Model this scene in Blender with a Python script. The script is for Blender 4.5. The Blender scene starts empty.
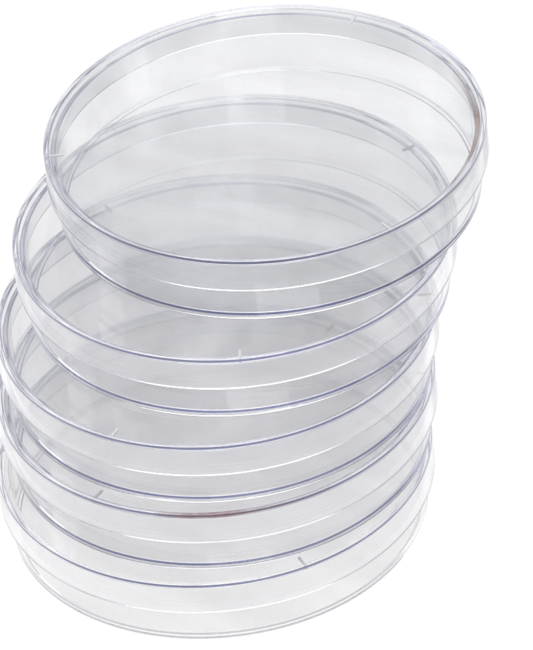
import bpy, math, random
from mathutils import Vector, Matrix
random.seed(7)
C = bpy.context.scene.collection
sc = bpy.context.scene
MM = 0.001
R = math.radians

# ------------------------------------------------------------------ camera
elev, roll, D = R(36.9905), R(5.8342), 1161.37
aim = Vector((13.2806, 13.2282, 35.0))
fw = Vector((0, math.cos(elev), -math.sin(elev)))
up = Vector((0, math.sin(elev), math.cos(elev)))
rt = Vector((1, 0, 0))
u2 = up * math.cos(roll) + rt * math.sin(roll)
r2 = rt * math.cos(roll) - up * math.sin(roll)
cd = bpy.data.cameras.new('camera'); cam = bpy.data.objects.new('camera', cd); C.objects.link(cam)
m = Matrix((r2, u2, -fw)).transposed().to_4x4()
m.translation = (aim - fw * D) * MM
cam.matrix_world = m
cd.sensor_fit = 'VERTICAL'; cd.sensor_height = 24
cd.lens = 5648.919 / 650 * 24
cd.clip_start = 0.05; cd.clip_end = 50
sc.camera = cam

# ------------------------------------------------------------------ world: the studio room round the light tent
w = bpy.data.worlds.new('World'); sc.world = w; w.use_nodes = True
nt = w.node_tree; nt.nodes.clear()
out = nt.nodes.new('ShaderNodeOutputWorld'); bg = nt.nodes.new('ShaderNodeBackground')
tc = nt.nodes.new('ShaderNodeTexCoord'); sep = nt.nodes.new('ShaderNodeSeparateXYZ')
cr = nt.nodes.new('ShaderNodeValToRGB')
nt.links.new(tc.outputs['Generated'], sep.inputs[0]); nt.links.new(sep.outputs['Z'], cr.inputs[0])
e = cr.color_ramp.elements
e[0].position = 0.0; e[0].color = (0.24, 0.245, 0.32, 1)
e[1].position = 1.0; e[1].color = (0.60, 0.60, 0.60, 1)
a = e.new(0.25); a.color = (0.34, 0.345, 0.40, 1)
a = e.new(0.6); a.color = (0.50, 0.505, 0.51, 1)
nt.links.new(cr.outputs[0], bg.inputs[0]); bg.inputs[1].default_value = 1.0
nt.links.new(bg.outputs[0], out.inputs[0])

# ------------------------------------------------------------------ soft boxes
def softbox(name, loc, target, sx, sy, power, col=(1, 1, 1)):
    l = bpy.data.lights.new(name, 'AREA'); l.shape = 'RECTANGLE'; l.size = sx; l.size_y = sy
    l.energy = power; l.color = col
    o = bpy.data.objects.new(name, l); C.objects.link(o); o.location = loc
    o.rotation_euler = (Vector(target) - Vector(loc)).to_track_quat('-Z', 'Y').to_euler()
    return o
softbox('overhead_softbox', (0.0, 0.1, 1.5), (0, 0, 0), 1.2, 1.2, 20)
softbox('front_fill', (0.1, -1.5, 1.6), (0, 0, 0.03), 1.0, 0.7, 17)  # added fill, unseen: brightens the middle and lower dish fronts
softbox('left_softbox', (-1.2, 0.3, 0.7), (0, 0, 0.03), 0.4, 0.9, 3)
softbox('right_softbox', (1.2, -0.4, 0.8), (0, 0, 0.03), 0.3, 0.8, 2)

sc.view_settings.view_transform = 'Standard'; sc.view_settings.look = 'None'
sc.view_settings.exposure = 0.0; sc.view_settings.gamma = 1.0
cy = sc.cycles
cy.use_light_tree = False
cy.max_bounces = 110; cy.transmission_bounces = 110; cy.glossy_bounces = 110; cy.diffuse_bounces = 6
cy.use_adaptive_sampling = True; cy.adaptive_threshold = 0.03
cy.transparent_max_bounces = 32; cy.volume_bounces = 0
cy.caustics_reflective = True; cy.caustics_refractive = True
cy.blur_glossy = 0.3; cy.sample_clamp_indirect = 6
cy.use_denoising = True

# ------------------------------------------------------------------ materials
def mat(name):
    M = bpy.data.materials.new(name); M.use_nodes = True
    M.node_tree.nodes.clear()
    return M, M.node_tree

def plastic(name, rough=0.03, dens=27.0, haze=0.028, tint=(0.42, 0.44, 0.66), hazecol=(0.985, 0.975, 0.98)):
    M, t = mat(name)
    o = t.nodes.new('ShaderNodeOutputMaterial'); g = t.nodes.new('ShaderNodeBsdfGlass')
    g.inputs['IOR'].default_value = 1.58; g.inputs['Color'].default_value = (1, 1, 1, 1)
    g.inputs['Roughness'].default_value = rough
    tc = t.nodes.new('ShaderNodeTexCoord')
    # gentle moulding waviness
    n = t.nodes.new('ShaderNodeTexNoise'); n.inputs['Scale'].default_value = 70; n.inputs['Detail'].default_value = 0
    t.links.new(tc.outputs['Object'], n.inputs['Vector'])
    b = t.nodes.new('ShaderNodeBump'); b.inputs['Strength'].default_value = 0.35; b.inputs['Distance'].default_value = 0.0002
    t.links.new(n.outputs['Fac'], b.inputs['Height']); t.links.new(b.outputs[0], g.inputs['Normal'])
    va = t.nodes.new('ShaderNodeVolumeAbsorption'); va.inputs['Color'].default_value = (*tint, 1)
    va.inputs['Density'].default_value = dens
    # fine handling scuffs: a few percent of each surface scatters instead of passing light cleanly
    df = t.nodes.new('ShaderNodeBsdfDiffuse'); df.inputs['Color'].default_value = (*hazecol, 1)
    mx = t.nodes.new('ShaderNodeMixShader'); mp = t.nodes.new('ShaderNodeMapping'); mp.inputs['Scale'].default_value = (90, 16, 60); mp.inputs['Rotation'].default_value = (0.2, 0.3, 0.7)
    t.links.new(tc.outputs['Object'], mp.inputs['Vector'])
    n2 = t.nodes.new('ShaderNodeTexNoise'); n2.inputs['Scale'].default_value = 1.0; n2.inputs['Detail'].default_value = 2.5
    t.links.new(mp.outputs[0], n2.inputs['Vector'])
    mr = t.nodes.new('ShaderNodeMapRange'); mr.inputs['From Min'].default_value = 0.35; mr.inputs['From Max'].default_value = 0.68
    mr.inputs['To Min'].default_value = haze * 0.8; mr.inputs['To Max'].default_value = haze * 3.3
    t.links.new(n2.outputs['Fac'], mr.inputs['Value'])
    # the scuffs sit on the outside of the moulding, light running inside the wall does not meet them
    ge = t.nodes.new('ShaderNodeNewGeometry'); inv = t.nodes.new('ShaderNodeMath'); inv.operation = 'SUBTRACT'; inv.inputs[0].default_value = 1.0
    t.links.new(ge.outputs['Backfacing'], inv.inputs[1])
    ml = t.nodes.new('ShaderNodeMath'); ml.operation = 'MULTIPLY'
    t.links.new(mr.outputs[0], ml.inputs[0]); t.links.new(inv.outputs[0], ml.inputs[1]); t.links.new(ml.outputs[0], mx.inputs[0])
    t.links.new(g.outputs[0], mx.inputs[1]); t.links.new(df.outputs[0], mx.inputs[2])
    t.links.new(mx.outputs[0], o.inputs['Surface']); t.links.new(va.outputs[0], o.inputs['Volume'])
    return M
M_LID = plastic('clear_polystyrene_lid'); M_BASE = plastic('clear_polystyrene_base', 0.03)
DIMMED = dict(dens=42.0, tint=(0.44, 0.475, 0.66), hazecol=(0.60, 0.605, 0.615))  # greyed copy: dimmer backdrop light put into the top dish's plastic
M_LID_DIMMED = plastic('dimmed_polystyrene_lid', haze=0.09, **DIMMED); M_BASE_DIMMED = plastic('dimmed_polystyrene_base', haze=0.06, **DIMMED)
M_BASE_PALE = plastic('pale_edge_polystyrene_base', haze=0.055, dens=4.0, tint=(0.5, 0.5, 0.6), hazecol=(0.74, 0.735, 0.75))  # table glow put into the plastic: low absorption pales the lowest edge

def mark_mat(name, col, alpha):  # coloured strip, alpha broken by noise and faded at the ends
    M, t = mat(name)
    o = t.nodes.new('ShaderNodeOutputMaterial'); g = t.nodes.new('ShaderNodeBsdfPrincipled')
    g.inputs['Base Color'].default_value = (*col, 1); g.inputs['Roughness'].default_value = 0.5
    tc = t.nodes.new('ShaderNodeTexCoord'); at = t.nodes.new('ShaderNodeAttribute'); at.attribute_name = 'fade'
    n = t.nodes.new('ShaderNodeTexNoise'); n.inputs['Scale'].default_value = 420; n.inputs['Detail'].default_value = 4
    t.links.new(tc.outputs['Object'], n.inputs['Vector'])
    mr = t.nodes.new('ShaderNodeMapRange'); mr.inputs['From Min'].default_value = 0.3; mr.inputs['From Max'].default_value = 0.65
    mr.inputs['To Min'].default_value = 0.7; mr.inputs['To Max'].default_value = 1.0
    t.links.new(n.outputs['Fac'], mr.inputs['Value'])
    mu = t.nodes.new('ShaderNodeMath'); mu.operation = 'MULTIPLY'
    t.links.new(mr.outputs[0], mu.inputs[0]); t.links.new(at.outputs['Fac'], mu.inputs[1])
    m2 = t.nodes.new('ShaderNodeMath'); m2.operation = 'MULTIPLY'; m2.inputs[1].default_value = alpha
    t.links.new(mu.outputs[0], m2.inputs[0]); t.links.new(m2.outputs[0], g.inputs['Alpha'])
    t.links.new(g.outputs[0], o.inputs['Surface'])
    return M

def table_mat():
    M, t = mat('glowing_white_sheet')
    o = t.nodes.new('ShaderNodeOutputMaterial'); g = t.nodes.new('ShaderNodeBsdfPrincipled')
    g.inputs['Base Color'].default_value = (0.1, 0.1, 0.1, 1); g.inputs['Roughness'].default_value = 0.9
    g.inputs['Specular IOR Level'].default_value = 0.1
    # added glow: the surface emits so the ground stays white and shadowless
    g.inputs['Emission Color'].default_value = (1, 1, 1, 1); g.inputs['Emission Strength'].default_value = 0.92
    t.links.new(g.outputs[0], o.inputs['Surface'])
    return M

# ------------------------------------------------------------------ setting
def mesh_obj(name, verts, faces, material, parent=None, smooth=True):
    me = bpy.data.meshes.new(name); me.from_pydata(verts, [], faces); me.update()
    if smooth: me.polygons.foreach_set('use_smooth', [True] * len(me.polygons))
    me.materials.append(material)
    o = bpy.data.objects.new(name, me); C.objects.link(o)
    if parent: o.parent = parent
    return o
s = 4.0
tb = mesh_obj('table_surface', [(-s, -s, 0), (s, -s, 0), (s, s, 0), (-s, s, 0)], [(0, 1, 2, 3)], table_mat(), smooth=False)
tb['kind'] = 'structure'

# ------------------------------------------------------------------ dish geometry (mm)
H = 15.546
def rounded(poly):
    """poly: list of (r, z, radius); returns profile with rounded corners and tight support points."""
    n = len(poly); out = []
    for i, (x, z, rad) in enumerate(poly):
        p = Vector((x, z)); a = Vector(poly[i - 1][:2]) - p; b = Vector(poly[(i + 1) % n][:2]) - p
        la, lb = a.length, b.length; a.normalize(); b.normalize()
        if rad <= 0: out.append(tuple(p)); continue
        ang = a.angle(b); t = min(rad / math.tan(ang / 2), la * .48, lb * .48); rr = t * math.tan(ang / 2)
        c = p + (a + b).normalized() * (rr / math.sin(ang / 2))
        s_ = p + a * t; e_ = p + b * t
        sup = min(0.03, la * .02, lb * .02)
        out.append(tuple(s_ + a * sup))
        v0 = s_ - c; v1 = e_ - c
        tot = v0.angle(v1); sg = 1 if (v0.x * v1.y - v0.y * v1.x) > 0 else -1
        k = 5
        for j in range(k + 1):
            th = sg * tot * j / k
            out.append((c.x + v0.x * math.cos(th) - v0.y * math.sin(th), c.y + v0.x * math.sin(th) + v0.y * math.cos(th)))
        out.append(tuple(e_ + b * sup))
    return out

def lathe(name, prof, material, parent=None, N=300):
    """closed solid of revolution; prof runs from axis (r=0) round to axis again."""
    verts, faces, rings = [], [], []
    for (r, z) in prof:
        if r < 1e-6:
            rings.append([len(verts)]); verts.append((0, 0, z * MM))
        else:
            rings.append(list(range(len(verts), len(verts) + N)))
            for i in range(N):
                t = 2 * math.pi * i / N
                verts.append((r * math.cos(t) * MM, r * math.sin(t) * MM, z * MM))
    for A, B in zip(rings, rings[1:]):
        if len(A) == 1 and len(B) == 1: continue
        for i in range(N):
            j = (i + 1) % N
            if len(A) == 1: faces.append((A[0], B[i], B[j]))
            elif len(B) == 1: faces.append((A[i], B[0], A[j]))
            else: faces.append((A[i], B[i], B[j], A[j]))
    o = mesh_obj(name, verts, faces, material, parent)
    import bmesh
    bm = bmesh.new(); bm.from_mesh(o.data); bmesh.ops.recalc_face_normals(bm, faces=bm.faces); bm.to_mesh(o.data); bm.free()
    return o

# lid: recessed plate, raised stacking ring, skirt
LID = [(0, H-.35, 0), (15, H-.35, 0), (30, H-.35, 0), (43.9, H-.35, .1), (44.05, H, .15), (45.0, H, .25),
       (45.12, H-7.2, .25), (44.15, H-7.2, .2), (44.08, H-1.05, .25), (30, H-1.05, 0), (15, H-1.05, 0), (0, H-1.05, 0)]
# base: floor, wall, rounded rim
BASE = [(0, 1.12, 0), (15, 1.12, 0), (30, 1.12, 0), (42.2, 1.12, .4), (42.6, H-1.6, .3), (43.65, H-1.6, .3),
        (43.2, 0.0, .42), (41.7, 0.0, .2), (41.4, 0.32, .12), (30, 0.32, 0), (15, 0.32, 0), (0, 0.32, 0)]
def prof_of(P):
    body = rounded(P)
    return body

def make_dish(name='petri_dish'):
    root = bpy.data.objects.new(name, None); C.objects.link(root); root.empty_display_size = 0.02
    root['category'] = 'petri dish'; root['group'] = 'clear plastic petri dishes in the leaning stack'
    lid = lathe('lid', prof_of(LID), M_LID, root)
    base = lathe('base', prof_of(BASE), M_BASE, root)
    for k in range(3):   # vent ribs: short radial bars moulded in the corner of lid plate and skirt
        a = 2 * math.pi * k / 3
        pts = []
        hw = .25
        prof = [(40.9, H-1.06), (44.03, H-1.06), (44.03, H-1.36), (41.2, H-1.34)]
        for sy in (-hw, hw):
            for (x, z) in prof:
                pts.append(((x * math.cos(a) - sy * math.sin(a)) * MM, (x * math.sin(a) + sy * math.cos(a)) * MM, z * MM))
        f = [(0, 1, 2, 3), (7, 6, 5, 4), (0, 4, 5, 1), (1, 5, 6, 2), (2, 6, 7, 3), (3, 7, 4, 0)]
        mesh_obj('vent_rib', pts, f, M_RIB, lid, smooth=False)
    return root

def rib_mat():
    M, t = mat('pale_rib')  # near-white diffuse and translucent mix, slightly glassy
    o = t.nodes.new('ShaderNodeOutputMaterial'); d = t.nodes.new('ShaderNodeBsdfDiffuse'); tr = t.nodes.new('ShaderNodeBsdfTranslucent')
    d.inputs['Color'].default_value = (0.97, 0.97, 0.98, 1); tr.inputs['Color'].default_value = (0.97, 0.97, 1.0, 1)
    mx = t.nodes.new('ShaderNodeMixShader'); mx.inputs[0].default_value = 0.25
    t.links.new(d.outputs[0], mx.inputs[1]); t.links.new(tr.outputs[0], mx.inputs[2])
    tp = t.nodes.new('ShaderNodeBsdfGlass'); tp.inputs['IOR'].default_value = 1.05; tp.inputs['Roughness'].default_value = 0.1
    m2 = t.nodes.new('ShaderNodeMixShader'); m2.inputs[0].default_value = 0.15
    t.links.new(mx.outputs[0], m2.inputs[1]); t.links.new(tp.outputs[0], m2.inputs[2]); t.links.new(m2.outputs[0], o.inputs['Surface'])
    return M
M_RIB = rib_mat()

def copy_tree(o, parent=None):
    c = o.copy(); C.objects.link(c)
    if parent: c.parent = parent
    for ch in o.children: copy_tree(ch, c)
    return c

offs = [(16.896, 22.037), (8.601, 11.779), (3.315, 4.650), (1.831, 2.913), (0, 0)]
ribs = [61, 148.5, 118.5, 113, 51.5]
labels = [
    'topmost clear round petri dish, brown mark on right inner rim',
    'clear round petri dish second from the top, directly beneath the brown marked one',
    'clear round petri dish in the middle of the stack of five',
    'clear round petri dish second from the bottom, reddish stain along front rim',
    'bottom clear round petri dish of the stack, resting on the white surface']
proto = make_dish()
dishes = [proto] + [copy_tree(proto) for _ in range(4)]
for k, d in enumerate(dishes):
    d.location = (offs[k][0] * MM, offs[k][1] * MM, (4 - k) * (H + 0.01) * MM + 0.00005)
    d.rotation_euler = (0, 0, R(ribs[k]))
    d['label'] = labels[k]

def mark(name, parent, rot, a0, a1, prof, material, label, peak=0.5, N=120):
    """a coloured strip lying on a rim: prof is an open (r, z) strip, faded towards both ends."""
    verts, faces, fade = [], [], []
    n = len(prof)
    for i in range(N + 1):
        u = i / N; t = R(a0 + (a1 - a0) * u - rot)
        for (r, z) in prof:
            verts.append((r * math.cos(t) * MM, r * math.sin(t) * MM, z * MM))
            fade.append(math.sin(math.pi * u) ** 0.4 * (0.35 + 0.65 * math.exp(-((u - peak) / 0.3) ** 2)))
    for i in range(N):
        for j in range(n - 1):
            faces.append((i * n + j, i * n + j + 1, (i + 1) * n + j + 1, (i + 1) * n + j))
    o = mesh_obj(name, verts, faces, material, parent)
    at = o.data.attributes.new('fade', 'FLOAT', 'POINT'); at.data.foreach_set('value', fade)
    o['label'] = label
    return o
def child(d, nm): return [c for c in d.children if c.name.split('.')[0] == nm][0]
for nm, M in (('lid', M_LID_DIMMED), ('base', M_BASE_DIMMED)):
    o = child(dishes[0], nm); o.material_slots[0].link = 'OBJECT'; o.material_slots[0].material = M
# the lowest base has a crisper heel than the others
o = child(dishes[4], 'base')
BASE2 = [(r_, z_, (.12 if (r_, z_) == (43.2, 0.0) else k_)) for (r_, z_, k_) in BASE]
tmp = lathe('base_mesh', rounded(BASE2), M_BASE_PALE)
o.data = tmp.data; bpy.data.objects.remove(tmp)


mark('mark', child(dishes[0], 'base'), ribs[0], -42, 22,
      [(42.45, H-3.4), (42.54, H-2.0), (42.75, H-1.57), (43.45, H-1.565), (43.69, H-2.0)],
      mark_mat('brown_mark', (0.24, 0.075, 0.02), 1.0), 'brown mark along the inner rim')
mark('mark', child(dishes[3], 'lid'), ribs[3], 251, 298,
      [(44.3, H + .03), (44.8, H + .02), (45.04, H - .2), (45.08, H - .8)],
      mark_mat('reddish_mark', (0.17, 0.07, 0.055), .8), 'reddish mark along the front rim', peak=0.24)
